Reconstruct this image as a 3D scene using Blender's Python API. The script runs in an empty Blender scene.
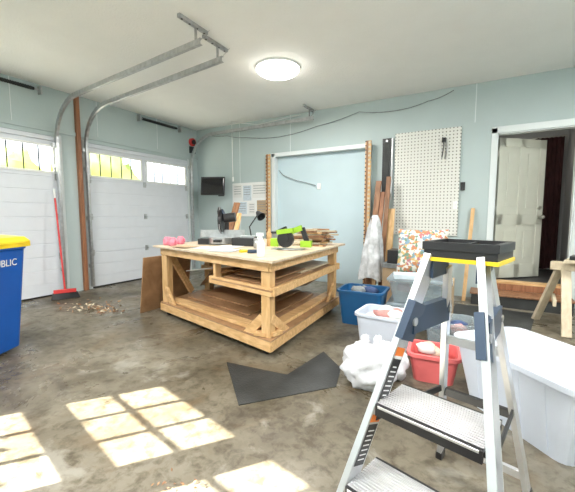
import bpy, bmesh, math, random
from mathutils import Vector, Matrix, Euler, noise
random.seed(7)
scene=bpy.context.scene
V=Vector

# ---------------------------------------------------------------- materials
_m={}
def mat(name,col,rough=.55,metal=0.0,var=.08,nscale=6.0,bump=0.0,bscale=60.0,spec=.5,trans=0.0,emit=0.0,alpha=1.0,coat=0.0):
    if name in _m: return _m[name]
    m=bpy.data.materials.new(name); m.use_nodes=True
    nt=m.node_tree; b=nt.nodes['Principled BSDF']
    b.inputs['Roughness'].default_value=rough; b.inputs['Metallic'].default_value=metal
    b.inputs['Specular IOR Level'].default_value=spec
    b.inputs['Transmission Weight'].default_value=trans
    b.inputs['Coat Weight'].default_value=coat
    tc=nt.nodes.new('ShaderNodeTexCoord')
    n=nt.nodes.new('ShaderNodeTexNoise'); n.inputs['Scale'].default_value=nscale; n.inputs['Detail'].default_value=4
    nt.links.new(tc.outputs['Object'],n.inputs['Vector'])
    r=nt.nodes.new('ShaderNodeValToRGB')
    r.color_ramp.elements[0].position=.3; r.color_ramp.elements[1].position=.7
    r.color_ramp.elements[0].color=tuple(max(0,c*(1-var)) for c in col)+(1,)
    r.color_ramp.elements[1].color=tuple(min(1,c*(1+var)) for c in col)+(1,)
    nt.links.new(n.outputs['Fac'],r.inputs['Fac']); nt.links.new(r.outputs['Color'],b.inputs['Base Color'])
    if emit>0:
        b.inputs['Emission Color'].default_value=tuple(col)+(1,); b.inputs['Emission Strength'].default_value=emit
    if alpha<1: b.inputs['Alpha'].default_value=alpha
    if bump>0:
        n2=nt.nodes.new('ShaderNodeTexNoise'); n2.inputs['Scale'].default_value=bscale; n2.inputs['Detail'].default_value=3
        nt.links.new(tc.outputs['Object'],n2.inputs['Vector'])
        bp=nt.nodes.new('ShaderNodeBump'); bp.inputs['Strength'].default_value=bump; bp.inputs['Distance'].default_value=.02
        nt.links.new(n2.outputs['Fac'],bp.inputs['Height']); nt.links.new(bp.outputs['Normal'],b.inputs['Normal'])
    _m[name]=m; return m
def woodmat(name,c1,c2,rough=.5,axis=(1,9,9)):
    m=bpy.data.materials.new(name); m.use_nodes=True; nt=m.node_tree; b=nt.nodes['Principled BSDF']
    b.inputs['Roughness'].default_value=rough
    tc=nt.nodes.new('ShaderNodeTexCoord'); mp=nt.nodes.new('ShaderNodeMapping'); mp.inputs['Scale'].default_value=axis
    n=nt.nodes.new('ShaderNodeTexNoise'); n.inputs['Scale'].default_value=3; n.inputs['Detail'].default_value=6; n.inputs['Distortion'].default_value=.6
    r=nt.nodes.new('ShaderNodeValToRGB'); r.color_ramp.elements[0].position=.35; r.color_ramp.elements[1].position=.65
    r.color_ramp.elements[0].color=tuple(c1)+(1,); r.color_ramp.elements[1].color=tuple(c2)+(1,)
    nt.links.new(tc.outputs['Object'],mp.inputs['Vector']); nt.links.new(mp.outputs['Vector'],n.inputs['Vector'])
    nt.links.new(n.outputs['Fac'],r.inputs['Fac']); nt.links.new(r.outputs['Color'],b.inputs['Base Color'])
    return m

MINT=mat('mint_paint',(.465,.55,.555),.6,var=.035,nscale=1.3,bump=.05,bscale=40)
MINTD=mat('mint_panel',(.49,.61,.66),.55,var=.03,nscale=2)
CEILM=mat('ceiling_plaster',(.88,.89,.875),.85,var=.015,nscale=3,bump=.3,bscale=45)
DOORW=mat('garage_door_white',(.69,.72,.77),.4,var=.02,bump=.03,bscale=120)
WHITE=mat('white_paint',(.82,.83,.82),.45,var=.02)
TRIMW=mat('trim_white',(.70,.75,.76),.4,var=.02)
CREAM=mat('cream_door',(.62,.63,.55),.35,var=.02)
GALV=mat('galvanised_steel',(.50,.51,.52),.35,.85,var=.15,nscale=20)
ALU=mat('aluminium',(.70,.71,.73),.3,.75,var=.05,nscale=12)
ALUD=mat('ribbed_aluminium',(.52,.52,.54),.38,.6,var=.08,nscale=18)
BLACK=mat('black_plastic',(.016,.016,.018),.4,var=.2)
RUBBER=mat('black_rubber',(.030,.032,.032),.6,var=.35,nscale=4,bump=.2,bscale=80)
DKBLUE=mat('dark_blue_plastic',(.028,.05,.09),.4)
PINE=woodmat('pine',(.56,.33,.14),(.76,.50,.25))
PINEY=woodmat('pine_vertical',(.54,.32,.13),(.74,.49,.25),axis=(9,9,1))
PLY=woodmat('plywood_top',(.54,.42,.29),(.68,.57,.43),.45,(2,5,5))
HARD=woodmat('hardboard',(.31,.17,.085),(.43,.25,.13),.35,(2,2,2))
REDWOOD=woodmat('redwood_post',(.24,.10,.045),(.37,.16,.08),.5,(9,9,1))
DKWOOD=woodmat('dark_wood',(.18,.085,.04),(.33,.16,.08),.5,(9,9,1))
PALEW=woodmat('pale_wood',(.52,.43,.30),(.64,.56,.42),.5,(6,6,2))
YEL=mat('yellow_plastic',(.80,.57,.02),.35)
BLUEB=mat('blue_plastic',(.006,.09,.40),.3,var=.05)
BLUEB2=mat('blue_tote_plastic',(.015,.11,.28),.35,var=.08)
TOTE=mat('translucent_white_plastic',(.64,.69,.79),.3,var=.03)
CLEAR=mat('clear_bin_plastic',(.45,.53,.57),.15,alpha=.38)
LIDG=mat('grey_lid_plastic',(.38,.45,.50),.25,alpha=.8)
RED=mat('red_plastic',(.65,.05,.05),.35)
REDL=mat('coral_plastic',(.72,.15,.15),.4)
LIME=mat('lime_plastic',(.33,.58,.03),.35)
PINK=mat('pink_plastic',(.72,.22,.30),.35)
PAPER=mat('paper',(.76,.76,.74),.7,var=.02)
PAPERB=mat('paper_blueprint',(.57,.65,.71),.7,var=.1,nscale=20)
CARD=mat('cardboard',(.48,.35,.22),.8,var=.06)
BAG=mat('plastic_bag_white',(.72,.73,.77),.35,var=.10,bump=.9,bscale=11)
WRAP=mat('plastic_wrap',(.58,.60,.62),.2,var=.35,nscale=9,bump=.9,bscale=14)
ORANGE=mat('orange_label',(.9,.22,.02),.5)
SCREEN=mat('screen_glass',(.01,.01,.012),.08)
MAROON=mat('maroon_fabric',(.035,.008,.008),.9,var=.3,nscale=8)
HALLW=mat('hall_wall_paint',(.42,.42,.42),.7,var=.02)
DARKF=mat('hall_floor_tile',(.05,.05,.05),.35,var=.3)
LAMPG=mat('lamp_diffuser',(1,.97,.9),.4,var=0,emit=14)
BRASS=mat('brushed_nickel',(.5,.48,.44),.3,.9)
FAB1=mat('grey_fabric',(.24,.26,.27),.9,var=.3,nscale=12,bump=.5)
FAB2=mat('cream_fabric',(.66,.57,.46),.9,var=.15,nscale=8,bump=.5)
FAB3=mat('rose_fabric',(.54,.26,.24),.9,var=.2,nscale=8,bump=.5)
FAB4=mat('navy_fabric',(.05,.08,.18),.9,var=.3,nscale=8,bump=.5)
TEXTW=mat('label_white',(.8,.8,.8),.5)
SPRING=mat('dark_spring_steel',(.03,.035,.035),.5,.3)

def floormat():
    m=bpy.data.materials.new('worn_stained_concrete'); m.use_nodes=True; nt=m.node_tree; b=nt.nodes['Principled BSDF']; L=nt.links.new
    tc=nt.nodes.new('ShaderNodeTexCoord')
    def N(sc,det=8,dist=0.0,off=0):
        mp=nt.nodes.new('ShaderNodeMapping'); mp.inputs['Location'].default_value=(off,off*.7,0); L(tc.outputs['Object'],mp.inputs['Vector'])
        n=nt.nodes.new('ShaderNodeTexNoise'); n.inputs['Scale'].default_value=sc; n.inputs['Detail'].default_value=det; n.inputs['Distortion'].default_value=dist; n.inputs['Roughness'].default_value=.65
        L(mp.outputs['Vector'],n.inputs['Vector']); return n.outputs['Fac']
    def ramp(src,stops):
        r=nt.nodes.new('ShaderNodeValToRGB'); e=r.color_ramp.elements
        e[0].position=stops[0][0]; e[0].color=stops[0][1]; e[1].position=stops[-1][0]; e[1].color=stops[-1][1]
        for p,c in stops[1:-1]:
            k=e.new(p); k.color=c
        L(src,r.inputs['Fac']); return r.outputs['Color']
    base=ramp(N(.8,10,.5),[(.34,(.070,.057,.037,1)),(.45,(.130,.111,.078,1)),(.55,(.180,.159,.119,1)),(.70,(.25,.228,.185,1))])
    speck=ramp(N(14,9,.3,3),[(.36,(.48,.44,.38,1)),(.54,(1,1,1,1)),(.75,(1.0,1.0,1.0,1))])
    mx=nt.nodes.new('ShaderNodeMixRGB'); mx.blend_type='MULTIPLY'; mx.inputs[0].default_value=.9; L(base,mx.inputs[1]); L(speck,mx.inputs[2])
    pale=ramp(N(2.4,10,.5,11),[(.58,(0,0,0,1)),(.66,(.55,.55,.55,1))])
    m2=nt.nodes.new('ShaderNodeMixRGB'); L(pale,m2.inputs[0]); L(mx.outputs[0],m2.inputs[1]); m2.inputs[2].default_value=(.31,.295,.255,1)
    rust=ramp(N(1.7,8,.7,23),[(.53,(0,0,0,1)),(.66,(.65,.65,.65,1))])
    m3=nt.nodes.new('ShaderNodeMixRGB'); L(rust,m3.inputs[0]); L(m2.outputs[0],m3.inputs[1]); m3.inputs[2].default_value=(.125,.080,.040,1)
    L(m3.outputs[0],b.inputs['Base Color'])
    rg=ramp(N(1.1,6,.6,31),[(.40,(.24,.24,.24,1)),(.60,(.55,.55,.55,1))]); L(rg,b.inputs['Roughness'])
    b.inputs['Specular IOR Level'].default_value=.4
    bp=nt.nodes.new('ShaderNodeBump'); bp.inputs['Strength'].default_value=.2; bp.inputs['Distance'].default_value=.01
    L(N(9,6,0,5),bp.inputs['Height']); L(bp.outputs['Normal'],b.inputs['Normal'])
    return m
FLOORM=floormat()
def floralmat():
    m=bpy.data.materials.new('floral_fabric'); m.use_nodes=True; nt=m.node_tree; b=nt.nodes['Principled BSDF']; L=nt.links.new
    tc=nt.nodes.new('ShaderNodeTexCoord'); nz=nt.nodes.new('ShaderNodeTexNoise'); nz.inputs['Scale'].default_value=18
    ad=nt.nodes.new('ShaderNodeMixRGB'); ad.blend_type='ADD'; ad.inputs[0].default_value=.08; L(tc.outputs['Object'],nz.inputs['Vector']); L(tc.outputs['Object'],ad.inputs[1]); L(nz.outputs['Color'],ad.inputs[2])
    v=nt.nodes.new('ShaderNodeTexVoronoi'); v.inputs['Scale'].default_value=30
    L(ad.outputs[0],v.inputs['Vector'])
    r=nt.nodes.new('ShaderNodeValToRGB'); r.color_ramp.interpolation='CONSTANT'; e=r.color_ramp.elements
    e[0].position=0; e[0].color=(.50,.22,.10,1); e[1].position=.15; e[1].color=(.64,.63,.57,1)
    for p,c in [(.36,(.16,.26,.18,1)),(.46,(.66,.65,.60,1)),(.57,(.45,.16,.17,1)),(.65,(.20,.32,.42,1)),(.76,(.68,.67,.62,1)),(.92,(.56,.40,.16,1))]:
        k=e.new(p); k.color=c
    s=nt.nodes.new('ShaderNodeSeparateColor'); L(v.outputs['Color'],s.inputs[0]); L(s.outputs[0],r.inputs['Fac'])
    L(r.outputs['Color'],b.inputs['Base Color']); b.inputs['Roughness'].default_value=.85; return m
FLORAL=floralmat()
def pegmat():
    m=bpy.data.materials.new('pegboard_panel'); m.use_nodes=True; nt=m.node_tree; b=nt.nodes['Principled BSDF']; L=nt.links.new
    tc=nt.nodes.new('ShaderNodeTexCoord'); mp=nt.nodes.new('ShaderNodeVectorMath'); mp.operation='SCALE'; mp.inputs['Scale'].default_value=1/.05
    L(tc.outputs['Object'],mp.inputs[0]); fr=nt.nodes.new('ShaderNodeVectorMath'); fr.operation='FRACTION'; L(mp.outputs[0],fr.inputs[0])
    sb=nt.nodes.new('ShaderNodeVectorMath'); sb.operation='SUBTRACT'; sb.inputs[1].default_value=(.5,.5,.5); L(fr.outputs[0],sb.inputs[0])
    ml=nt.nodes.new('ShaderNodeVectorMath'); ml.operation='MULTIPLY'; ml.inputs[1].default_value=(1,0,1); L(sb.outputs[0],ml.inputs[0])
    ln=nt.nodes.new('ShaderNodeVectorMath'); ln.operation='LENGTH'; L(ml.outputs[0],ln.inputs[0])
    gt=nt.nodes.new('ShaderNodeMath'); gt.operation='GREATER_THAN'; gt.inputs[1].default_value=.19; L(ln.outputs['Value'],gt.inputs[0])
    mx=nt.nodes.new('ShaderNodeMixRGB'); mx.inputs[1].default_value=(.15,.15,.13,1); mx.inputs[2].default_value=(.72,.72,.68,1)
    L(gt.outputs[0],mx.inputs[0]); L(mx.outputs[0],b.inputs['Base Color']); b.inputs['Roughness'].default_value=.5; return m
PEG=pegmat()
def leafmat():
    m=bpy.data.materials.new('sunlit_foliage'); m.use_nodes=True; nt=m.node_tree; nt.nodes.clear(); L=nt.links.new
    o=nt.nodes.new('ShaderNodeOutputMaterial'); d=nt.nodes.new('ShaderNodeBsdfDiffuse'); t=nt.nodes.new('ShaderNodeBsdfTranslucent'); mx=nt.nodes.new('ShaderNodeMixShader')
    n=nt.nodes.new('ShaderNodeTexNoise'); n.inputs['Scale'].default_value=2.5; n.inputs['Detail'].default_value=8
    r=nt.nodes.new('ShaderNodeValToRGB'); r.color_ramp.elements[0].position=.38; r.color_ramp.elements[1].position=.6
    r.color_ramp.elements[0].color=(.55,.62,.25,1); r.color_ramp.elements[1].color=(.97,.98,.80,1)
    L(n.outputs['Fac'],r.inputs['Fac']); L(r.outputs['Color'],d.inputs['Color']); L(r.outputs['Color'],t.inputs['Color'])
    mx.inputs[0].default_value=.6; L(d.outputs[0],mx.inputs[1]); L(t.outputs[0],mx.inputs[2]); L(mx.outputs[0],o.inputs[0]); return m
LEAF=leafmat()

# ---------------------------------------------------------------- builder
class B:
    def __init__(s): s.v=[];s.f=[];s.mi=[];s.ms=[];s.sm=[]
    def _m(s,m):
        if m not in s.ms: s.ms.append(m)
        return s.ms.index(m)
    def add(s,vs,fs,m,smooth=False):
        o=len(s.v); s.v+= [V(x) for x in vs]; k=s._m(m)
        for f in fs: s.f.append([o+i for i in f]); s.mi.append(k); s.sm.append(smooth)
        return s
    def box(s,c,sz,m,rot=(0,0,0),M=None):
        R=(Euler(rot).to_matrix() if M is None else M); c=V(c); h=V(sz)/2
        vs=[c+R@V((x*h.x,y*h.y,z*h.z)) for x in(-1,1) for y in(-1,1) for z in(-1,1)]
        return s.add(vs,[(0,1,3,2),(4,6,7,5),(0,4,5,1),(2,3,7,6),(0,2,6,4),(1,5,7,3)],m)
    def bb(s,x0,x1,y0,y1,z0,z1,m): return s.box(((x0+x1)/2,(y0+y1)/2,(z0+z1)/2),(abs(x1-x0),abs(y1-y0),abs(z1-z0)),m)
    def plank(s,p1,p2,w,h,m,up=(0,0,1)):
        p1=V(p1);p2=V(p2);d=(p2-p1);L=d.length;d.normalize();up=V(up)
        sd=up.cross(d)
        if sd.length<1e-4: sd=V((1,0,0)).cross(d)
        sd.normalize(); u=d.cross(sd)
        M=Matrix((d,sd,u)).transposed()
        return s.box((p1+p2)/2,(L,w,h),m,M=M)
    def cyl(s,p1,p2,r,m,r2=None,seg=16,caps=True):
        p1=V(p1);p2=V(p2);r2=r if r2 is None else r2; d=(p2-p1).normalized()
        a=d.orthogonal().normalized(); b=d.cross(a)
        vs=[];fs=[]
        for i in range(seg):
            t=2*math.pi*i/seg; q=a*math.cos(t)+b*math.sin(t); vs+= [p1+q*r,p2+q*r2]
        for i in range(seg):
            j=(i+1)%seg; fs.append((2*i,2*j,2*j+1,2*i+1))
        s.add(vs,fs,m,True)
        if caps:
            s.add([vs[2*i] for i in range(seg)],[tuple(range(seg))[::-1]],m); s.add([vs[2*i+1] for i in range(seg)],[tuple(range(seg))],m)
        return s
    def tube(s,pts,r,m,seg=8):
        pts=[V(p) for p in pts]
        vs=[];fs=[];n=len(pts); a=None
        for k,p in enumerate(pts):
            d=(pts[min(k+1,n-1)]-pts[max(k-1,0)]).normalized()
            if a is None: a=d.orthogonal().normalized()
            else:
                a=(a-d*a.dot(d)).normalized()
            b=d.cross(a)
            for i in range(seg):
                t=2*math.pi*i/seg; vs.append(p+(a*math.cos(t)+b*math.sin(t))*r)
        for k in range(n-1):
            for i in range(seg):
                j=(i+1)%seg; fs.append((k*seg+i,k*seg+j,(k+1)*seg+j,(k+1)*seg+i))
        fs.append(tuple(range(seg))[::-1]); fs.append(tuple(range((n-1)*seg,n*seg)))
        return s.add(vs,fs,m,True)
    def lathe(s,c,prof,m,seg=28,R=None):
        c=V(c);vs=[];fs=[];n=len(prof); R=R or Matrix.Identity(3)
        for r,z in prof:
            for i in range(seg):
                t=2*math.pi*i/seg; vs.append(c+R@V((r*math.cos(t),r*math.sin(t),z)))
        for k in range(n-1):
            for i in range(seg):
                j=(i+1)%seg; fs.append((k*seg+i,k*seg+j,(k+1)*seg+j,(k+1)*seg+i))
        return s.add(vs,fs,m,True)
    def blob(s,c,r,m,amp=.2,fr=3,sub=3,seed=0,flat=None):
        bm=bmesh.new(); bmesh.ops.create_icosphere(bm,subdivisions=sub,radius=1)
        c=V(c);r=V(r) if hasattr(r,'__len__') else V((r,r,r)); vs=[]
        for v in bm.verts:
            n=noise.noise(v.co*fr+V((seed*7.1,seed*3.3,seed)))+.5*noise.noise(v.co*fr*2.3+V((seed,seed*5,2)))
            p=v.co*(1+amp*n); q=c+V((p.x*r.x,p.y*r.y,p.z*r.z))
            if flat is not None and q.z<flat: q.z=flat
            vs.append(q)
        fs=[tuple(l.index for l in f.verts) for f in bm.faces]; bm.free()
        return s.add(vs,fs,m,True)
    def prism(s,pts,z0,z1,m):
        n=len(pts); vs=[V((p[0],p[1],z0)) for p in pts]+[V((p[0],p[1],z1)) for p in pts]
        fs=[tuple(range(n))[::-1],tuple(range(n,2*n))]+[(i,(i+1)%n,n+(i+1)%n,n+i) for i in range(n)]
        return s.add(vs,fs,m)
    def tub(s,c,ang,bl,bw,tl,tw,h,m,th=.006,rim=.02,rimh=.025,cr=.05,rimm=None,z0=0,floor=.012):
        """open container with rounded corners, wall thickness and a rolled rim"""
        c=V(c);ca,sa=math.cos(ang),math.sin(ang)
        def ring(l,w,z,r):
            o=[]
            for sx,sy,a0 in((1,1,0),(-1,1,90),(-1,-1,180),(1,-1,270)):
                for k in range(5):
                    a=math.radians(a0+k*22.5); x=sx*(l/2-r)+r*math.cos(a); y=sy*(w/2-r)+r*math.sin(a)
                    o.append(V((c.x+x*ca-y*sa,c.y+x*sa+y*ca,z)))
            return o
        R=[ring(bl,bw,z0,cr),ring(tl,tw,z0+h-rimh,cr),ring(tl+2*rim,tw+2*rim,z0+h-rimh,cr+rim),ring(tl+2*rim,tw+2*rim,z0+h,cr+rim),
           ring(tl-2*th,tw-2*th,z0+h,cr),ring(bl-2*th,bw-2*th,z0+floor,cr)]
        n=20;vs=sum(R,[]);fs=[];
        for k in range(len(R)-1):
            for i in range(n):
                j=(i+1)%n; fs.append((k*n+i,k*n+j,(k+1)*n+j,(k+1)*n+i))
        fs.append(tuple(range(n))[::-1]); fs.append(tuple(range(5*n,6*n)))
        return s.add(vs,fs,m)
    def turn(s,piv,ang):
        R=Matrix.Rotation(ang,3,'Z'); p=V(piv); s.v=[p+R@(v-p) for v in s.v]; return s
    def build(s,name,bevel=0.0,seg=2):
        me=bpy.data.meshes.new(name)
        xs=[v.x for v in s.v];ys=[v.y for v in s.v];zs=[v.z for v in s.v]
        o=V(((min(xs)+max(xs))/2,(min(ys)+max(ys))/2,min(zs)))
        me.from_pydata([tuple(v-o) for v in s.v],[],s.f)
        for m in s.ms: me.materials.append(m)
        for i,p in enumerate(me.polygons): p.material_index=s.mi[i]; p.use_smooth=s.sm[i]
        me.update(); ob=bpy.data.objects.new(name,me); ob.location=o; scene.collection.objects.link(ob)
        if bevel>0:
            b=ob.modifiers.new('bevel','BEVEL'); b.width=bevel; b.segments=seg; b.limit_method='ANGLE'; b.angle_limit=math.radians(50); b.harden_normals=False
        return ob

# ---------------------------------------------------------------- room shell
XE,YS,H=8.0,-7.0,3.15
shell=[(-.15,-6.52),(XE+.15,-8.35),(XE+.15,.15),(-.15,.15)]
B().prism(shell,-.12,0,FLOORM).build('floor')
B().prism(shell,H,H+.12,CEILM).build('ceiling')
w=B(); w.bb(-.15,5.84,0,.12,0,H,MINT); w.bb(6.75,XE+.15,0,.12,0,H,MINT); w.bb(5.84,6.75,0,.12,2.41,H,MINT); w.bb(5.84,6.75,0,.12,0,.26,MINT)
w.build('wall_back')
t=B()
for x in(1.22,2.44,5.55): t.bb(x-.006,x+.006,-.004,0,0 if x<5 else 2.6,H,TRIMW)
t.build('trim_1')
D1=(-5.17,-2.95); D2=(-2.53,-.31)
w=B()
for a,b in((-6.6,D1[0]),(D1[1],D2[0]),(D2[1],.0)): w.bb(-.12,0,a,b,0,H,MINT)
for d in(D1,D2): w.bb(-.12,0,d[0],d[1],2.44,H,MINT)
w.build('wall_left')
w=B(); w.bb(XE,XE+.12,-8.3,0,0,H,MINT); w.build('wall_right')
# front wall with windows; unseen, and turned to slant its sun patches, 12 degrees off square. (x0,x1,z0,z1)
wins=[(1.70,2.56,1.71,2.12),(2.82,3.68,1.71,2.12),(1.70,2.56,1.24,1.60)]
piv=(2.13,-7,0); TW=math.radians(-12)
xs=[-.16,1.70,2.56,2.82,3.68,XE+.3]; zs_=[0,1.24,1.60,1.71,2.12,H]
w=B()
for i in range(5):
    for k in range(5):
        cx_=(xs[i]+xs[i+1])/2; cz_=(zs_[k]+zs_[k+1])/2
        if any(a<cx_<b and c<cz_<d for a,b,c,d in wins): continue
        w.bb(xs[i],xs[i+1],YS-.04,YS,zs_[k],zs_[k+1],MINT)
w.turn(piv,TW).build('wall_front')
for i,(a,b,z0,z1) in enumerate(wins):
    q=B()
    for k in(1,2): x=a+(b-a)*k/3; q.bb(x-.013,x+.013,YS-.03,YS-.012,z0,z1,WHITE)
    q.bb(a,b,YS-.03,YS-.012,(z0+z1)/2-.010,(z0+z1)/2+.010,WHITE)
    q.bb(a-.03,b+.03,YS+.001,YS+.02,z0-.05,z0-.0,WHITE); q.bb(a-.03,b+.03,YS+.001,YS+.02,z1,z1+.05,WHITE)
    q.turn(piv,TW).build('window_%d'%(i+1))
B().bb(-1.1,-.12,-6.5,.3,2.72,2.80,WHITE).build('sun_block_eave')  # unseen overhang, added to block sun from the left door windows
t=B()
for y in(-6.0,-4.75,-3.53,-2.31,-1.09): t.bb(0,.004,y-.006,y+.006,2.56,H,TRIMW)
t.bb(0,.02,-6.5,0,2.5,2.56,MINT)
t.build('trim_2')

# ---------------------------------------------------------------- garage doors
def garage_door(y0,y1,nm):
    g=B(); xo,xi=-.06,-.012
    sec=.61
    for k in range(3):
        for j in range(3):
            a=k*sec+j*sec/3; g.bb(xo,xi,y0,y1,a+.005,a+sec/3-.005,DOORW)
        g.bb(xo,xi-.008,y0,y1,k*sec,(k+1)*sec,DOORW)
    zt=2.44; wa,wb=1.90,2.29; ym=(y0+y1)/2
    spans=[(y0+.06,ym-.06),(ym+.06,y1-.06)]
    g.bb(xo,xi,y0,y1,1.83,wa,DOORW); g.bb(xo,xi,y0,y1,wb,zt,DOORW)
    for a,b in((y0,spans[0][0]),(spans[0][1],spans[1][0]),(spans[1][1],y1)): g.bb(xo,xi,a,b,wa,wb,DOORW)
    for a,b in spans:
        for aa,bb_,c,d in((a-.02,b+.02,wa-.02,wa+.012),(a-.02,b+.02,wb-.012,wb+.02),(a-.02,a+.012,wa,wb),(b-.012,b+.02,wa,wb)):
            g.bb(xi,xi+.012,aa,bb_,c,d,WHITE)
        for k in range(1,5):
            y=a+(b-a)*k/5; g.bb(-.04,-.03,y-.008,y+.008,wa,wb,SPRING)
    for z in(.61,1.22,1.83):
        for y in(y0+.04,ym,y1-.04):
            g.bb(xi,xi+.014,y-.03,y+.03,z-.05,z+.05,GALV); g.cyl((xi+.016,y-.03,z),(xi+.016,y+.03,z),.009,GALV,seg=8)
    g.bb(xi,xi+.03,y0,y1,2.37,2.42,DOORW)
    g.bb(xo,xi+.004,y0,y1,0,.025,BLACK)
    return g.build(nm,.002)
garage_door(D1[0],D1[1],'door_2'); garage_door(D2[0],D2[1],'door_3')
j=B()
for y in(D1[1]+.0,D2[0]-.05,D2[1],D1[0]-.05): j.bb(0,.015,y,y+.05,0,2.47,TRIMW)
j.build('trim_3')
B().bb(.001,.065,-2.685,-2.625,0,3.149,REDWOOD).bb(.065,.072,-2.67,-2.64,.02,3.1,REDWOOD).build('wooden_post',.004)

def track(ya,yb,xe):
    g=B(); zr=2.95; r=.62; pts=[(.07,ya,.05),(.07,ya,zr-r-.3),(.07,ya,zr-r)]
    for k in range(1,11):
        a=math.pi/2*k/10; pts.append((.07+r*(1-math.cos(a)),ya,zr-r+r*math.sin(a)))
    pts.append((xe+.1,yb,zr))
    def strip(off0,off1,th):
        vs=[];fs=[];n=len(pts)
        for i,p in enumerate(pts):
            p=V(p); d=(V(pts[min(i+1,n-1)])-V(pts[max(i-1,0)])).normalized(); y=V((0,1,0)); nn=d.cross(y).normalized()
            a=p+y*off0[0]+nn*off0[1]; b=p+y*off1[0]+nn*off1[1]; e=(b-a).normalized(); t=d.cross(e).normalized()*th
            vs+=[a-t,b-t,b+t,a+t]
        for i in range(n-1):
            for k in range(4):
                l=(k+1)%4; fs.append((4*i+k,4*i+l,4*i+4+l,4*i+4+k))
        fs+= [(0,1,2,3),(4*n-1,4*n-2,4*n-3,4*n-4)]
        g.add(vs,fs,GALV)
    strip((-.015,-.028),(-.015,.028),.002); strip((-.015,.028),(.018,.030),.002); strip((-.015,-.028),(.018,-.030),.002)
    g.plank((.0,ya-.03,2.30),(.0+.06,ya-.03,2.30),.04,.06,GALV)
    for z in(.4,1.2,2.0): g.bb(0.001,.08,ya-.02,ya-.014,z-.03,z+.03,GALV)
    x=xe; y=yb; g.plank((x,y-.19,H-.018),(x,y+.19,H-.018),.035,.035,GALV)
    g.plank((x,y+.03,zr+.02),(x,y+.03,H-.02),.004,.035,GALV,up=(0,1,0))
    g.plank((x,y+.03,zr),(x+.06,y+.16,H-.02),.03,.004,GALV)
    for i in range(4): g.cyl((xe,yb-.15+.1*i,H-.037),(xe,yb-.15+.1*i,H-.035),.012,BLACK,seg=8)
    return g.build('overhead_door_track')
track(-3.0,-3.2,3.15); track(-2.56,-2.80,3.08); track(-.25,-.25,2.95); track(-5.22,-5.22,3.15)
for a,b in((-5.1,-3.25),(-1.45,-.62)):
    s=B(); s.cyl((.05,a-.1,3.06),(.05,b+.1,3.06),.012,GALV,seg=10)
    s.cyl((.05,a,3.06),(.05,b,3.06),.022,SPRING,seg=12)
    for i in range(0,int((b-a)/.03)): s.cyl((.05,a+i*.03,3.06),(.05,a+i*.03+.014,3.06),.026,SPRING,seg=12)
    for y in(a-.08,b+.08): s.bb(0.001,.09,y-.01,y+.01,3.0,3.12,GALV)
    s.build('torsion_spring')
B().cyl((0.001,-.16,2.86),(.05,-.16,2.86),.09,RED,r2=.085,seg=24).cyl((.05,-.16,2.86),(.075,-.16,2.86),.05,BLACK,seg=20).bb(0.001,.03,-.24,-.08,2.62,2.76,BLACK).build('alarm_bell')
b=B(); b.cyl((.34,-3.14,.14),(.12,-3.10,1.62),.013,RED,seg=12); b.cyl((.138,-3.103,1.5),(.118,-3.10,1.64),.015,WHITE,seg=12)
b.plank((.30,-3.28,.12),(.42,-3.02,.12),.045,.05,RED)
for i in range(22):
    t_=i/21; p=V((.30,-3.28,.1)).lerp(V((.42,-3.02,.1)),t_); b.cyl(p,p+V((.02,(t_-.5)*.06,-.098)),.012,BLACK,r2=.016,seg=6)
b.build('push_broom')

# ---------------------------------------------------------------- ceiling lamp
c=B(); c.lathe((3.34,-1.91,H),[(.285,0),(.29,-.02),(.28,-.03)],WHITE,40)
c.lathe((3.34,-1.91,H),[(.275,-.02),(.27,-.05),(.235,-.075),(.16,-.095),(.08,-.103),(.001,-.105)],LAMPG,40)
c.build('ceiling_lamp')
def area(name,loc,sx,sy,e,col=(1,.98,.94),rot=(0,0,0)):
    l=bpy.data.lights.new(name,'AREA'); l.shape='RECTANGLE'; l.size=sx; l.size_y=sy; l.energy=e; l.color=col
    o=bpy.data.objects.new(name,l); o.location=loc; o.rotation_euler=rot; scene.collection.objects.link(o); return o
area('lamp_light',(3.34,-1.91,H-.115),.5,.5,50)
for i,(x,y) in enumerate(((6.6,-5.6),(2.2,-5.8),(4.4,-6.2),(7.2,-2.6))):  # added fill lights out of view, to brighten the room
    f=B(); f.bb(x-.65,x+.65,y-.16,y+.16,H-.07,H-.001,WHITE); f.bb(x-.62,x+.62,y-.13,y+.13,H-.085,H-.07,LAMPG); f.build('fill_fixture',.004)
    area('fill_light',(x,y,H-.10),1.2,.25,68)

# ---------------------------------------------------------------- back wall things
r=B()
r.bb(2.09,2.16,-.13,-.001,0,2.43,TRIMW); r.bb(3.96,4.03,-.13,-.001,0,2.43,TRIMW); r.bb(2.09,4.03,-.13,-.001,2.37,2.44,TRIMW)
r.bb(2.16,3.96,-.012,-.001,0,2.37,MINTD)
r.build('trim_4',.003)
B().bb(3.03,3.10,-.03,-.013,1.72,1.83,WHITE).bb(3.045,3.085,-.034,-.03,1.74,1.81,PAPER).build('power_outlet',.002)
B().tube([(2.20,-.03,2.12),(2.3,-.04,2.02),(2.6,-.04,1.90),(2.85,-.04,1.84),(3.0,-.04,1.79)],.006,FAB1).build('power_cord')
def rack(x,z0,z1,y=-.16):
    g=B(); g.bb(x-.05,x+.05,y-.02,y,z0,z1,PINEY); g.bb(x-.03,x+.0,y-.028,y-.02,z0,z1,DKWOOD)
    z=z0+.04
    while z<z1-.04:
        g.bb(x+.005,x+.045,y-.032,y-.02,z,z+.032,PALEW); g.bb(x-.05,x-.03,y-.024,y-.02,z+.03,z+.05,BLACK); z+=.07
    return g
rack(2.04,0,2.42).build('notched_rack_strip',.002)
rack(4.02,0,2.47).build('notched_rack_strip',.002)
p=B(); p.bb(1.02,1.95,-.015,-.001,1.22,1.92,WHITE)
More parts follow.
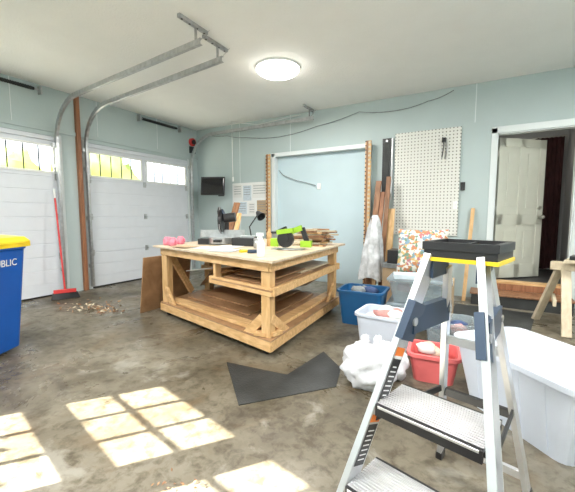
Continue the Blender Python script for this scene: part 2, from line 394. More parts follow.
for x0,x1,za,zb,mm in((1.05,1.28,1.62,1.88,PAPER),(1.31,1.52,1.55,1.86,PAPERB),(1.55,1.9,1.6,1.88,PAPER),(1.08,1.4,1.27,1.52,PAPERB),(1.45,1.62,1.28,1.5,PAPER),(1.66,1.9,1.25,1.55,CARD)):
    p.bb(x0,x1,-.019,-.015,za,zb,mm)
    for k in range(4): p.bb(x0+.02,x1-.03,-.0205,-.019,zb-.04-k*.05,zb-.03-k*.05,FAB1)
p.build('pinned_drawings')
d=B(); d.bb(4.22,4.36,-.05,-.001,1.55,2.50,BLACK); d.bb(4.25,4.33,-.06,-.05,1.6,2.44,RUBBER); d.bb(4.36,4.39,-.04,-.001,1.5,2.5,GALV); d.cyl((4.29,-.055,2.46),(4.29,-.001,2.46),.02,GALV,seg=12)
d.build('carpenters_level',.003)
B().bb(4.42,5.38,-.03,-.001,.93,2.56,PEG).build('pegboard')
h=B(); h.tube([(5.13,-.035,2.42),(5.13,-.07,2.42),(5.15,-.07,2.30),(5.13,-.06,2.12)],.008,BLACK); h.tube([(5.16,-.06,2.42),(5.20,-.06,2.25),(5.17,-.06,2.10)],.010,GALV)
h.box((5.15,-.06,2.38),(.06,.03,.06),BLACK); h.build('caulking_gun')
B().bb(5.40,5.46,-.02,-.001,1.62,1.74,BLACK).bb(5.415,5.445,-.025,-.02,1.66,1.70,SPRING).build('thermostat',.003)
B().bb(5.31,5.37,-.045,-.031,1.34,1.46,WHITE).bb(5.33,5.35,-.05,-.045,1.38,1.42,PAPER).build('light_switch',.002)
wr=B()
pts=[(.3,-.02,3.02),(.9,-.02,2.93),(1.4,-.02,2.84),(2.2,-.02,2.76),(3.0,-.02,2.86),(3.8,-.02,3.0),(4.4,-.02,2.93),(4.9,-.02,3.0),(5.25,-.02,3.10)]
sm=[]
for i in range(len(pts)-1):
    a=V(pts[i]);b_=V(pts[i+1])
    for k in range(5): sm.append(a.lerp(b_,k/5)+V((0,0,-.02*math.sin(math.pi*k/5))))
wr.tube(sm+[V(pts[-1])],.006,FAB1,6); wr.build('loose_cable')
pc=B(); pc.tube([(1.18,-.2,3.149),(1.18,-.2,2.3),(1.19,-.2,2.02)],.006,WHITE,6); pc.cyl((1.19,-.2,1.94),(1.19,-.2,2.03),.02,WHITE,seg=12); pc.tube([(1.18,-.2,3.13),(1.8,-.15,3.02),(2.7,-.06,3.10)],.006,WHITE,6); pc.build('pendant_socket')
tv=B(); tv.box((.80,-.38,1.85),(.50,.045,.38),BLACK,rot=(-.15,0,.45)); tv.box((.80+.02*.43,-.38-.02*.9,1.845),(.46,.02,.33),SCREEN,rot=(-.15,0,.45))
tv.plank((.80,-.36,1.80),(.70,-.01,1.75),.04,.05,BLACK); tv.bb(.62,.78,-.02,-.001,1.66,1.86,BLACK); tv.build('mounted_television',.004)

# ---------------------------------------------------------------- doorway + hall
t=B(); t.bb(5.77,5.84,-.02,.0,.0,2.48,TRIMW); t.bb(6.75,6.83,-.02,0,0,2.48,TRIMW); t.bb(5.77,6.83,-.02,0,2.41,2.50,TRIMW)
t.bb(5.84,5.855,0,.12,.28,2.41,TRIMW); t.bb(6.735,6.75,0,.12,.28,2.41,TRIMW); t.bb(5.84,6.75,0,.12,2.395,2.41,TRIMW)
t.build('trim_5',.002)
B().bb(5.86,6.73,-.06,.12,.262,.295,PINE).bb(5.86,6.73,-.06,-.022,.17,.262,REDWOOD).build('trim_6',.003)
B().bb(5.62,6.75,-.44,-.07,0,.15,RUBBER).bb(5.60,6.77,-.46,-.065,.15,.17,DKWOOD).build('entry_step',.004)
B().prism([(5.35,-1.62),(6.2,-1.55),(6.35,-.6),(5.45,-.55)],0,.008,RUBBER).build('entrance_floor_mat')
B().bb(4.9,6.95,.12,3.0,.2,.28,DARKF).build('floor_hall')
B().bb(4.9,6.95,1.65,1.75,.28,2.95,HALLW).bb(6.9,7.0,.12,1.75,.28,2.95,HALLW).bb(4.8,4.9,.12,1.75,.28,2.95,HALLW).build('wall_hall')
B().bb(4.8,7.0,.12,1.75,2.95,3.0,WHITE).build('ceiling_hall')
area('hall_fill_light',(6.3,.5,2.9),.3,.3,5,(1,.93,.82))  # added fill for the hall, no lamp body seen
th=math.radians(43); Rz=Matrix.Rotation(th,3,'Z'); hinge=V((5.87,.13,.30))
dl=B()
def L(c,s,m): 
    dl.box(hinge+Rz@V(c),s,m,M=Rz)
Wd,Hd=.84,2.07
L((Wd/2,0,Hd/2),(Wd,.025,Hd),CREAM)
for c,s in(((.055,0,Hd/2),(.11,.04,Hd)),((Wd-.055,0,Hd/2),(.11,.04,Hd)),((Wd/2,0,.1),(Wd,.04,.2)),((Wd/2,0,Hd-.06),(Wd,.04,.12)),((Wd/2,0,.88),(Wd,.04,.16)),((Wd/2,0,Hd/2),(.10,.04,Hd))): L(c,s,CREAM)
for x in(.24,.60):
    for za,zb in((.25,.75),(1.02,1.90)): L((x,-.008,(za+zb)/2),(.16,.02,zb-za-.08),CREAM)
k=hinge+Rz@V((Wd-.07,-.02,.92)); dl.cyl(k,k+Rz@V((0,-.05,0)),.012,BRASS); dl.blob(k+Rz@V((0,-.065,0)),.03,BRASS,0,sub=2)
dl.cyl(k+V((0,0,.14)),k+V((0,0,.14))+Rz@V((0,-.02,0)),.028,BRASS)
for z in(.25,1.04,1.85): p_=hinge+V((0,-.02,z)); dl.cyl(p_-V((0,0,.05)),p_+V((0,0,.05)),.009,BRASS,seg=10)
dl.build('door_1',.003)
cu=B(); n=26; vs=[];
for i in range(n+1):
    x=6.42+.40*i/n; y=1.50+.03*math.sin(i*1.6)
    vs+=[(x,y,.32),(x,y,2.55)]
cu.add(vs,[(2*i,2*i+2,2*i+3,2*i+1) for i in range(n)],MAROON,True); cu.cyl((6.38,1.5,2.56),(6.85,1.5,2.56),.012,BRASS); cu.build('hall_curtain')

# ---------------------------------------------------------------- workbench
FL,FR,BR,BL=V((2.20,-3.02,0)),V((4.26,-3.50,0)),V((4.16,-1.56,0)),V((2.1,-1.2,0))
def P(s,t,z):
    a=FL.lerp(FR,s); b_=BL.lerp(BR,s); q=a.lerp(b_,t); return V((q.x,q.y,z))
wb=B(); zt=.875
def slab(s0,s1,t0,t1,z0_,z1_,m,g=None):
    pts=[P(s0,t0,0),P(s1,t0,0),P(s1,t1,0),P(s0,t1,0)]; (g or wb).prism([(q.x,q.y) for q in pts],z0_,z1_,m)
slab(0,1,0,1,zt-.022,zt,PLY)
A=.045
def rail(s0,t0,s1,t1,z,w_=.038,h_=.09,m=PINE): wb.plank(P(s0,t0,z),P(s1,t1,z),w_,h_,m)
for (a,b_,c_,d_) in((A,A,1-A,A),(A,1-A,1-A,1-A),(A,A,A,1-A),(1-A,A,1-A,1-A),(.5,A,.5,1-A)): rail(a,b_,c_,d_,zt-.067)
legs=[(.07,.07),(.93,.07),(.93,.93),(.07,.93),(.5,.93),(.07,.5)]
for s_,t_ in legs: wb.plank(P(s_,t_,.10),P(s_,t_,zt-.022),.09,.09,PINEY,up=(0,1,0))
for (a,b_,c_,d_) in((.03,.04,.97,.04),(.03,.96,.97,.96),(.04,.04,.04,.96),(.96,.04,.96,.96),(.5,.04,.5,.96)): rail(a,b_,c_,d_,.105,.04,.09)
slab(.03,.97,.03,.97,.15,.168,HARD)
rail(.03,.10,.97,.10,.19,.12,.035); rail(.90,.03,.90,.97,.19,.12,.035)
slab(.55,.97,.04,.96,.585,.603,HARD)
for (a,b_,c_,d_) in((.53,.05,.97,.05),(.53,.95,.97,.95),(.97,.05,.97,.95),(.55,.05,.55,.95)): rail(a,b_,c_,d_,.585,.035,.075)
wb.plank(P(.57,.07,.60),P(.57,.07,zt-.05),.035,.09,PINEY,up=(0,1,0))
slab(.04,.45,.45,.96,.50,.518,HARD); rail(.04,.45,.45,.45,.5,.035,.07)
for s_,ds in((.91,-.10),(.07,.10)):
    wb.plank(P(s_,.055,.34),P(s_+ds,.045,.14),.035,.085,PINE)
wb.plank(P(.945,.07,.34),P(.955,.21,.14),.035,.085,PINE)
wb.plank(P(.945,.93,.34),P(.955,.79,.14),.035,.085,PINE)
wb.plank(P(.05,.10,.80),P(.05,.32,.2),.035,.085,PINE)
# sheets of plywood / hardboard stored on the shelves
for i,(s0,s1,t0,t1,m_) in enumerate(((.12,.80,.16,.90,HARD),(.14,.70,.20,.88,HARD),(.18,.62,.30,.90,HARD))): slab(s0,s1,t0,t1,.172+i*.016,.186+i*.016,m_)
for i,(s0,s1,t0,t1,m_) in enumerate(((.60,.93,.10,.60,HARD),(.62,.92,.45,.93,PALEW),(.64,.90,.15,.55,HARD))): slab(s0,s1,t0,t1,.606+i*.014,.618+i*.014,m_)
wb.plank(P(.12,.70,.22),P(.44,.55,.60),.9,.012,HARD,up=(0,0,1))
wb.plank(P(.60,.80,.23),P(.86,.72,.56),.8,.012,HARD,up=(0,0,1))
for s_,t_ in((.08,.07),(.92,.07),(.92,.93),(.08,.93)):
    q=P(s_,t_,.03); wb.cyl(q-V((.018,0,0)),q+V((.018,0,0)),.03,BLACK,seg=14); wb.bb(q.x-.025,q.x+.025,q.y-.025,q.y+.025,.05,.062,GALV)
# foam board wedged above the left shelf
wb.plank(P(.18,.34,.53),P(.50,.24,.66),.5,.012,PAPER,up=(0,0,1))
wb.build('workbench',.003)
g=B(); g.plank((1.99,-2.68,0.0),(2.09,-2.68,.72),.80,.012,HARD,up=(-1,0,0)); g.build('leaning_hardboard')

z=zt
def pk(x,y,s=1):
    g=B(); g.lathe((x,y,z),[(.001,0),(.045*s,0),(.05*s,.02),(.05*s,.07),(.035*s,.085),(.035*s,.10),(.001,.10)],PINK,20); g.tube([(x+.04*s,y,z+.03),(x+.075*s,y,z+.035),(x+.075*s,y,z+.065),(x+.045*s,y,z+.07)],.008,PINK); g.build('pink_mug')
pk(2.28,-2.86,1.1); pk(2.44,-2.92,1.0); pk(2.34,-2.70,1.0)
ms=B(); c0=V((2.78,-2.40,z+.001)); Rm=Matrix.Rotation(.5,3,'Z')
def T(v): return c0+Rm@V(v)
ms.box(T((0,0,.035)),(.58,.22,.07),BLACK,M=Rm); ms.cyl(T((0,-.05,.01)),T((0,-.05,.085)),.16,GALV,seg=32); ms.box(T((0,-.22,.055)),(.09,.18,.03),BLACK,M=Rm)
ms.box(T((0,.03,.13)),(.58,.018,.10),GALV,M=Rm); ms.plank(T((0,.16,.05)),T((0,.16,.36)),.09,.08,BLACK,up=(0,1,0))
ms.plank(T((0,.17,.34)),T((.0,-.06,.42)),.06,.06,DKBLUE)
ms.cyl(T((-.018,-.02,.30)),T((.018,-.02,.30)),.15,BLACK,seg=30); ms.cyl(T((-.005,-.02,.27)),T((.005,-.02,.27)),.145,GALV,seg=30)
ms.cyl(T((.03,-.0,.33)),T((.18,0,.35)),.06,BLACK,seg=20); ms.tube([T((.0,-.07,.43)),T((0,-.14,.46)),T((0,-.18,.42)),T((0,-.15,.36))],.018,BLACK)
ms.build('miter_saw',.003)
dl2=B(); q=V((3.12,-2.2,z)); dl2.cyl(q,q+V((0,0,.02)),.07,BLACK,seg=24); dl2.tube([q+V((0,0,.02)),q+V((-.08,.05,.22)),q+V((.12,-.02,.40))],.009,BLACK); dl2.cyl(q+V((.10,-.02,.41)),q+V((.18,-.05,.35)),.025,BLACK,r2=.06,seg=20,caps=False); dl2.build('desk_lamp')
wd=B(); wd.plank((2.45,-1.90,z+.01),(2.48,-1.70,z+.56),.10,.03,DKWOOD,up=(0,1,0)); wd.plank((2.58,-1.90,z+.01),(2.56,-1.75,z+.40),.07,.03,PINEY,up=(0,1,0)); wd.bb(2.38,2.66,-2.0,-1.62,z+.0005,z+.02,PINE); wd.build('wood_offcut_stand',.002)
sb=B(); q=V((4.0,-3.28,z)); sb.lathe(q,[(.001,0),(.036,0),(.038,.01),(.038,.12),(.02,.155),(.014,.17),(.014,.185),(.001,.185)],WHITE,20); sb.box(q+V((-.01,0,.2)),(.07,.022,.03),WHITE); sb.box(q+V((-.03,0,.175)),(.012,.014,.04),WHITE,rot=(0,.3,0)); sb.build('spray_bottle',.002)
cs=B(); q=V((3.90,-2.62,z)); Rc=Matrix.Rotation(.25,3,'Z')
def T2(v): v=V(v); return q+Rc@V((v.x*1.15,v.y,v.z*1.25))
cs.box(T2((0,0,.006)),(.36,.16,.006),GALV,M=Rc); cs.cyl(T2((-.02,-.03,.09)),T2((-.02,.02,.09)),.09,BLACK,seg=28); cs.cyl(T2((-.02,.02,.10)),T2((-.02,.10,.10)),.062,LIME,seg=20)
cs.cyl(T2((-.02,-.045,.10)),T2((-.02,-.03,.10)),.045,BLACK,seg=20)
cs.plank(T2((-.10,-.03,.15)),T2((.06,-.03,.17)),.04,.05,LIME)
cs.plank(T2((-.02,.04,.14)),T2((.13,.04,.19)),.055,.06,LIME); cs.plank(T2((.13,.04,.19)),T2((.18,.04,.06)),.045,.05,BLACK); cs.plank(T2((-.12,.03,.15)),T2((-.02,.03,.19)),.04,.035,BLACK)
cs.box(T2((.17,.04,.05)),(.12,.08,.07),LIME,M=Rc); cs.box(T2((-.13,.02,.06)),(.09,.08,.09),LIME,M=Rc); cs.build('circular_saw',.006)
wp=B()
for i in range(38):
    a=random.uniform(-.5,.5)+.2; l=random.uniform(.2,.46); x=3.87+random.uniform(-.10,.10); y=-1.95+random.uniform(-.18,.18); zz=z+.0105+.02*(i//4)
    wp.box((x,y,zz),(l,random.uniform(.03,.08),.018),random.choice([PINE,PALEW,DKWOOD,HARD]),rot=(0,0 if i<4 else random.uniform(-.04,.04),a))
wp.build('scrap_wood_pile')
pp=B()
for i,(x,y,a,m_) in enumerate(((2.95,-2.95,.1,PAPER),(3.2,-2.92,-.3,PAPER),(3.40,-3.10,.3,PAPERB),(3.2,-2.76,.2,PAPER),(2.75,-3.0,-.1,CARD))): pp.box((x,y,z+.002+.003*i),(.28,.21,.003),m_,rot=(0,0,a))
pp.build('paper_sheets')
tl=B(); tl.box((3.24,-2.46,z+.05),(.34,.2,.10),BLACK,rot=(0,0,.2)); tl.box((3.24,-2.46,z+.11),(.2,.04,.03),GALV,rot=(0,0,.2)); tl.build('tool_case',.006)
tl=B(); tl.box((3.68,-2.98,z+.011),(.26,.05,.02),BLACK,rot=(0,0,.5)); tl.box((3.66,-3.08,z+.013),(.10,.05,.024),YEL,rot=(0,0,1.1)); tl.cyl((3.75,-3.15,z+.02),(3.88,-3.06,z+.02),.018,DKBLUE,seg=12); tl.build('hand_tools',.003)
tl=B(); tl.lathe((3.52,-2.66,z),[(.001,0),(.04,0),(.04,.11),(.032,.11),(.032,.01),(.001,.01)],GALV,20); tl.build('tin_can')
tl=B(); tl.box((3.45,-2.05,z+.07),(.26,.18,.14),FAB1,rot=(0,0,.3)); tl.box((3.45,-2.05,z+.15),(.28,.2,.02),BLACK,rot=(0,0,.3)); tl.build('parts_box',.004)
tl=B(); tl.lathe((3.5,-2.38,z),[(.001,0),(.03,0),(.03,.15),(.012,.19),(.012,.21),(.001,.21)],PINE,18); tl.build('glue_bottle')

# ---------------------------------------------------------------- floor things
B().prism([(3.90,-3.66),(4.46,-3.60),(4.52,-3.04),(4.78,-3.28),(4.86,-3.58),(4.40,-4.13)],0.0,.006,RUBBER).build('rubber_floor_mat')
def contents(g,cx,cy,zz,l,w_,mats,n=6,r=.12,seed=0):
    random.seed(seed)
    for i in range(n):
        g.blob((cx+random.uniform(-l,l),cy+random.uniform(-w_,w_),zz+random.uniform(-.02,.04)),(r*random.uniform(.7,1.1),r*random.uniform(.6,1),r*.55),random.choice(mats),.35,2.5,2,seed+i)
g=B(); g.tub((4.55,-1.98,0),.05,.42,.34,.50,.42,.40,BLUEB2); contents(g,4.55,-1.98,.35,.1,.08,[FAB4,BLACK,BLUEB2,FAB1],5,.1,3); g.build('blue_storage_bin')
g=B()
for k in range(2):
    zz=.28*k; g.tub((5.14,-1.78,0),.08,.54,.38,.62,.44,.25,CLEAR,z0=zz); contents(g,5.14,-1.78,zz+.12,.16,.09,[FAB1,FAB2,FAB3,PAPER,FAB4,CARD],9,.10,10+k)
    g.box((5.14,-1.78,zz+.262),(.66,.48,.025),LIDG,rot=(0,0,.08))
g.box((5.06,-1.92,.58),(.35,.20,.05),PAPERB,rot=(0,0,.3)); g.box((5.32,-1.8,.59),(.2,.20,.08),FAB1,rot=(0,0,-.3))
g.build('stacked_clear_totes',.003)
B().bb(4.80,5.45,-1.50,-1.15,0,.47,CARD).bb(4.82,5.43,-1.503,-1.147,.22,.24,PALEW).build('cardboard_box',.004)
bm=bmesh.new(); bmesh.ops.create_cube(bm,size=1); bmesh.ops.subdivide_edges(bm,edges=bm.edges[:],cuts=9,use_grid_fill=True)
vs=[];Rq=Euler((-.28,0,.12)).to_matrix()
for v in bm.verts:
    x,y,zz=v.co*2; f=(1-x*x*.999)*(1-zz*zz*.999); y=y*(.12+.88*max(f,0)**.5); k=1+.06*(x*x*zz*zz)
    vs.append(V((5.08,-1.32,.785))+Rq@V((x*.28*k,y*.085,zz*.28*k)))
fs=[tuple(l.index for l in f.verts) for f in bm.faces]; bm.free()
g=B(); g.add(vs,fs,FLORAL,True); g.build('floral_cushion')
g=B(); g.tub((4.97,-2.62,0),-.05,.40,.31,.46,.38,.34,TOTE); contents(g,4.97,-2.62,.31,.11,.08,[FAB2,PAPER,FAB3,FAB1,PAPER],8,.095,33); g.build('laundry_tote')
g=B(); g.blob((5.05,-3.40,.14),(.19,.17,.17),BAG,.26,2.0,4,4,flat=.001); g.blob((5.14,-3.26,.13),(.15,.13,.15),BAG,.26,2.4,4,9,flat=.001); g.blob((4.95,-3.28,.11),(.13,.13,.13),BAG,.26,2.4,4,13,flat=.001)
for dx,dy in((-.05,0),(.04,.03)): g.blob((5.05+dx,-3.36+dy,.30),(.03,.04,.05),BAG,.6,3,3,5)
g.build('plastic_grocery_bags')
g=B(); g.tub((5.45,-3.05,0),.1,.28,.24,.34,.30,.22,REDL); contents(g,5.45,-3.05,.20,.06,.05,[FAB2,PAPER],4,.07,40); g.build('red_storage_tub')
g=B(); g.tub((5.50,-2.42,0),.15,.34,.26,.40,.34,.30,CLEAR); contents(g,5.50,-2.42,.20,.09,.06,[FAB1,BLACK,FAB4,FAB3],8,.085,52); g.build('clear_storage_tub')
g=B(); c_=(6.07,-3.38,0); g.tub(c_,math.radians(-45),.66,.42,.82,.54,.44,TOTE,rim=.022,rimh=.03,cr=.07)
a=math.radians(-45)
for sx in(-.22,-.07,.07,.22):
    for sy in(-1,1):
        x,y=sx,sy*.245; g.plank((c_[0]+x*math.cos(a)-(y*.88)*math.sin(a),c_[1]+x*math.sin(a)+(y*.88)*math.cos(a),.03),(c_[0]+x*math.cos(a)-y*1.08*math.sin(a),c_[1]+x*math.sin(a)+y*1.08*math.cos(a),.40),.03,.012,TOTE,up=(math.sin(a)*1,-math.cos(a),0))
g.build('large_tote')
B().prism([(6.1,-4.42),(6.7,-4.25),(6.6,-4.02),(6.22,-4.10)],0,.008,CARD).build('flattened_cardboard')
g=B(); 
for x0,x1,zt_,m_,w_ in((4.14,4.22,1.80,DKWOOD,.09),(4.22,4.28,1.62,REDWOOD,.09),(4.34,4.38,1.86,DKWOOD,.07),(4.44,4.44,1.35,PINEY,.10)): g.plank((x0,-.45,0.01),(x1,-.22,zt_),w_,.025,m_,up=(0,1,0))
g.build('leaning_lumber',.002)
# clear plastic garment wrap draped in folds over a lumber bundle
g=B(); n=40; rings=14; vs=[]
for k in range(rings+1):
    f=k/rings; zz=.28+.97*f; rx=.155*(1-f)**.6+.035; ry=.10*(1-f)**.6+.03
    for i in range(n):
        t_=2*math.pi*i/n; fo=1+.16*math.sin(7*t_+2.5*f)*(1-.5*f)+.06*math.sin(15*t_+9*f)
        vs.append((4.26+.03*f+rx*fo*math.cos(t_),-.68+ry*fo*math.sin(t_)+.05*f,zz+.03*math.sin(3*t_)*(1-f)))
g.add(vs,[(k*n+i,k*n+(i+1)%n,(k+1)*n+(i+1)%n,(k+1)*n+i) for k in range(rings) for i in range(n)]+[tuple(range(rings*n,rings*n+n))],WRAP,True)
g.plank((4.21,-.70,.0),(4.27,-.66,1.2),.06,.03,DKWOOD,up=(0,1,0)); g.plank((4.31,-.70,.0),(4.29,-.66,1.1),.05,.03,PINEY,up=(0,1,0))
g.build('plastic_wrapped_lumber')
g=B(); g.plank((5.52,-.30,0),(5.58,-.03,1.35),.05,.02,PINEY,up=(0,1,0)); g.build('leaning_wood_stick')
g=B(); g.bb(4.50,4.98,-.95,-.55,0,.55,CARD); g.bb(4.49,4.99,-.96,-.54,.5,.56,FAB1); g.bb(4.55,4.9,-.9,-.6,.56,.75,BLACK); g.build('storage_box_stack',.005)
g=B(); ax,ay,bx,by=6.50,-1.15,7.35,-1.45; g.plank((ax-.1,ay+.03,.70),(bx,by,.70),.09,.09,PALEW)
for x,y in((ax,ay),(bx-.1,by+.03)):
    for sg in(-1,1): g.plank((x-.02*sg,y+.03*sg,.68),(x-.10*sg-.08,y+.30*sg,0),.085,.035,PALEW)
    g.plank((x-.08,y-.2,.32),(x-.04,y+.2,.32),.03,.07,PALEW)
g.build('sawhorse',.003)
g=B(); g.box((6.72,-1.22,.762),(.42,.3,.03),PALEW,rot=(0,0,-.3)); g.box((6.72,-1.22,.80),(.34,.2,.04),BLACK,rot=(0,0,-.3)); g.cyl((6.62,-1.25,.84),(6.85,-1.2,.84),.02,RED,seg=12); g.build('paint_tray',.004)
g=B(); random.seed(3)
for i in range(5): g.plank((6.72+.05*i,-2.15+.02*i,0.01),(6.92+.05*i,-1.92+.02*i,.62+.05*(i%3)),.07,.02,random.choice([PALEW,PINE]),up=(0,1,0))
g.bb(6.75,7.2,-2.0,-1.8,0,.45,CARD); g.build('lumber_box')

g=B(); random.seed(5)
for i in range(190):
    x=1.30+random.gauss(0,.26); y=-3.25+random.gauss(0,.13)+.15*(x-1.1); s_=random.uniform(.012,.035); e=Euler((random.uniform(-.7,.7),random.uniform(-.7,.7),random.uniform(0,6))).to_matrix(); c_=V((min(x,1.9),y,.012))
    g.add([c_+e@V(q_) for q_ in((-s_,0,0),(0,-s_*.45,.002),(s_,0,0),(0,s_*.45,.002))],[(0,1,2,3)],random.choice([HARD,DKWOOD,PALEW]))
g.build('dry_leaf_debris')
g=B()
for i in range(34):
    x=4.55+random.uniform(-.10,.15); y=-4.85+random.uniform(-.08,.12); s_=random.uniform(.006,.018); e=Euler((random.uniform(-.5,.5),random.uniform(-.5,.5),random.uniform(0,6))).to_matrix(); c_=V((x,y,.01))
    g.add([c_+e@V(q_) for q_ in((-s_,0,0),(0,-s_*.45,.002),(s_,0,0),(0,s_*.45,.002))],[(0,1,2,3)],random.choice([HARD,DKWOOD]))
g.build('dry_leaf_debris')

# wheeled trash can
g=B(); cx,cy=1.91,-4.64
g.tub((cx,cy,0),.5,.42,.40,.54,.52,.96,BLUEB,cr=.06,rim=.015,rimh=.05,z0=.03)
g.tub((cx,cy,0),.5,.56,.54,.57,.55,.02,YEL,cr=.07,rim=.01,rimh=.015,z0=.985,floor=.018)
Rl=Matrix.Rotation(.5,3,'Z')
def ringl(l,z_): return [V((cx,cy,z_))+Rl@V((sx*l/2,sy*l/2*.97,0)) for sx,sy in((-1,-1),(1,-1),(1,1),(-1,1))]
R_=[ringl(.58,.96),ringl(.58,1.01),ringl(.52,1.05),ringl(.30,1.07)]
g.add(sum(R_,[]),[(4*k+i,4*k+(i+1)%4,4*k+4+(i+1)%4,4*k+4+i) for k in range(3) for i in range(4)]+[(12,13,14,15)],YEL)
g.cyl(V((cx,cy,.93))+Rl@V((-.32,-.2,0)),V((cx,cy,.93))+Rl@V((-.32,.2,0)),.016,BLUEB)
for sg in(-1,1): 
    c_=V((cx,cy,.11))+Rl@V((-.22,.24*sg,0)); g.cyl(c_-Rl@V((0,.025,0)),c_+Rl@V((0,.025,0)),.11,BLACK,seg=24)
can=g.build('wheeled_trash_can',.006)
tx=bpy.data.curves.new('can_lettering','FONT'); tx.body='PUBLIC'; tx.size=.085; tx.extrude=.001; tx.align_x='CENTER'
to=bpy.data.objects.new('can_lettering',tx); scene.collection.objects.link(to); tx.materials.append(TEXTW)
bpy.context.view_layer.update()
Mt=Rl@Matrix(((0,0,1),(1,0,0),(0,1,0))); tilt=math.atan2(.06,.96)
to.parent=can; to.matrix_world=Matrix.Translation(V((cx,cy,.80))+Rl@V((.264,0,0)))@Mt.to_4x4()@Matrix.Rotation(tilt,4,'X')

# ---------------------------------------------------------------- step ladder
O=V((5.70,-4.35,0)); Wv=V((.966,-.257,0)).normalized(); Dv=V((-.257,-.966,0)).normalized(); 
HT=1.09
def Q(w_,d_,z_): return O+Wv*w_+Dv*d_+V((0,0,z_))
def front(sg,z_): k=1-z_/HT; return Q(sg*(.080+.205*k)-.015*(1-k),.09+.42*k,z_)
def rear(sg,z_): k=1-z_/HT; return Q(sg*(.070+.120*k)-.015*(1-k),-.03-.30*k,z_)
g=B()
for sg in(-1,1):
    d=(front(sg,1)-front(sg,0)).normalized(); sd=(Wv-d*Wv.dot(d)).normalized(); dp=d.cross(sd).normalized()
    a,b_=front(sg,.02),front(sg,HT)
    M=Matrix((d,sd,dp)).transposed(); mid=(a+b_)/2; Ln=(b_-a).length
    g.box(mid,(Ln,.004,.082),ALU,M=M)
    for s2 in(-1,1): g.box(mid+dp*.039*s2+sd*sg*.011,(Ln,.024,.004),ALU,M=M)
    g.box(a,(.06,.035,.085),BLACK,M=M)
    if sg==-1:
        def lab(zc,l,w_,m,off): 
            c_=front(sg,zc)+sd*off; g.box(c_,(l,.001,w_),m,M=M)
        lab(.62,.20,.066,BLACK,.003); lab(.735,.035,.066,ORANGE,.003); lab(.715,.012,.056,TEXTW,.0038)
        for k in range(9): lab(.68-.017*k,.005,.044 if k%3 else .03,TEXTW,.0038)
        lab(.40,.16,.066,BLACK,.003); lab(.495,.03,.066,ORANGE,.003)
        for k in range(7): lab(.45-.017*k,.005,.044,TEXTW,.0038)
    else:
        g.box(front(sg,.62)+sd*.003,(.08,.001,.055),TEXTW,M=M)
    d2=(rear(sg,1)-rear(sg,0)).normalized(); sd2=(Wv-d2*Wv.dot(d2)).normalized(); dp2=d2.cross(sd2)
    a,b_=rear(sg,.02),rear(sg,1.04); M2=Matrix((d2,sd2,dp2)).transposed()
    g.box((a+b_)/2,((b_-a).length,.022,.045),ALU,M=M2); g.box(a,(.06,.03,.05),BLACK,M=M2)
    pf=front(sg,.85); pr=rear(sg,.85); g.box(pf,(.15,.03,.10),DKBLUE,M=M); g.plank(pf,pr,.03,.10,DKBLUE)
    g.cyl(pf-Wv*.022,pf+Wv*.022,.016,GALV,seg=14); g.cyl(pr-Wv*.02,pr+Wv*.02,.014,GALV,seg=14)
    g.plank(front(sg,.50),rear(sg,.44),.008,.03,BLACK)
for zc,dep in((.28,.20),(.565,.20)):
    l=front(-1,zc);r_=front(1,zc); mid=(l+r_)/2; wid=(r_-l).length-.006; M=Matrix((Wv,-Dv,V((0,0,1)))).transposed()
    c_=mid-Dv*(dep/2-.045)
    g.box(c_+V((0,0,-.006)),(wid,dep,.010),ALUD,M=M)
    n=int(dep/.014)
    for i in range(n): g.box(c_+Dv*(-dep/2+.009+i*.014),(wid,.006,.006),ALUD,M=M)
    g.box(c_+Dv*(dep/2+.004)+V((0,0,-.020)),(wid,.012,.044),BLACK,M=M); g.box(c_+Dv*(dep/2+.011)+V((0,0,-.006)),(wid-.02,.002,.010),ALU,M=M); g.box(c_-Dv*(dep/2+.002)+V((0,0,-.016)),(wid,.01,.034),BLACK,M=M)
    for s2 in(-1,1): g.box(c_+Wv*s2*(wid/2-.012)+V((0,0,-.03)),(.02,dep*.6,.04),BLACK,M=M)
for zc in(.12,.42,.70): g.plank(rear(-1,zc),rear(1,zc),.02,.035,ALU if zc!=.42 else BLACK)
M=Matrix((Wv,-Dv,V((0,0,1)))).transposed(); zc=HT+.015
g.box(Q(0,0.01,zc),(.25,.21,.05),BLACK,M=M); g.box(Q(0,0.01,zc-.02),(.26,.225,.014),YEL,M=M)
for s2 in(-1,1):
    g.box(Q(s2*.12,0.01,zc+.03),(.02,.21,.03),BLACK,M=M); g.box(Q(0,.01+s2*.103,zc+.03),(.26,.014,.03),BLACK,M=M)
    g.box(Q(s2*.080-.015,0.03,zc-.055),(.012,.16,.08),DKBLUE,M=M)
g.box(Q(0,0.01,zc+.031),(.012,.20,.014),BLACK,M=M)
g.box(Q(-.13,.01,zc+.01),(.004,.16,.03),YEL,M=M)
lad=g.build('step_ladder',.0015,1)

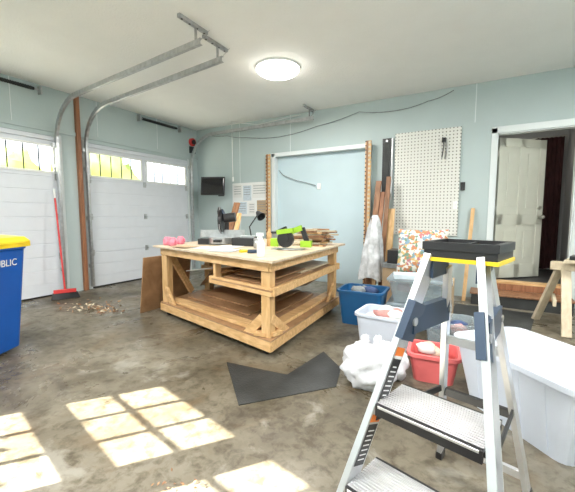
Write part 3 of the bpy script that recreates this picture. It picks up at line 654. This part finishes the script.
# ---------------------------------------------------------------- outside
g=B(); random.seed(11)
for i in range(12):
    g.blob((-7.5+random.uniform(-.8,.8),-8+i*1.2,.9+random.uniform(-.4,1.5)),(1.3,1.3,1.5),LEAF,.5,3,3,i)
g.build('hedge')
g=B(); g.cyl((1.55,-7.9,-.04),(1.7,-7.8,1.5),.02,DKWOOD,r2=.01,seg=8)  # unseen, its leaves added in the sun path to dapple the lower window
for k in range(5): g.cyl((1.62,-7.85,.8+.15*k),(1.3+.22*k,-7.7-.05*k,1.5+.1*k),.008,DKWOOD,r2=.004,seg=6)
for i in range(260):
    c_=V((random.uniform(1.0,2.2),random.uniform(-8.1,-7.5),random.uniform(1.3,1.93))); s_=random.uniform(.025,.05); e=Euler((random.uniform(-1,1),random.uniform(-1,1),random.uniform(0,6))).to_matrix()
    g.add([c_+e@V(q_) for q_ in((-s_,0,0),(0,-s_*.5,0),(s_,0,0),(0,s_*.5,0))],[(0,1,2,3)],LEAF)
g.build('dapple_shrub')
gm=mat('outdoor_gravel',(.55,.53,.45),.9,var=.15,nscale=3)
B().bb(-30,-.15,-25,15,-.14,-.04,gm).bb(-.15,9,-25,-8.5,-.14,-.04,gm).build('ground_outside')
sun=bpy.data.lights.new('sun','SUN'); sun.energy=42; sun.angle=math.radians(.3); sun.color=(1,.96,.84)
so=bpy.data.objects.new('sun',sun); scene.collection.objects.link(so)
dirv=V((.6,.8,-.62)); so.rotation_euler=dirv.to_track_quat('-Z','Y').to_euler(); so.location=(-5,-10,6)
wld=bpy.data.worlds.new('sky_world'); scene.world=wld; wld.use_nodes=True
bg=wld.node_tree.nodes['Background']; bg.inputs[0].default_value=(.85,.93,1,1); bg.inputs[1].default_value=2.2

# ---------------------------------------------------------------- camera
cam=bpy.data.cameras.new('camera'); co=bpy.data.objects.new('camera',cam); scene.collection.objects.link(co)
cam.sensor_fit='HORIZONTAL'; cam.sensor_width=36; cam.lens=36*341/575; cam.clip_start=.05
co.location=(5.75,-5.82,1.25); co.rotation_euler=(math.radians(90-5.2),0,math.radians(30.1)); scene.camera=co
scene.view_settings.view_transform='Standard'; scene.view_settings.look='None'; scene.view_settings.exposure=.45
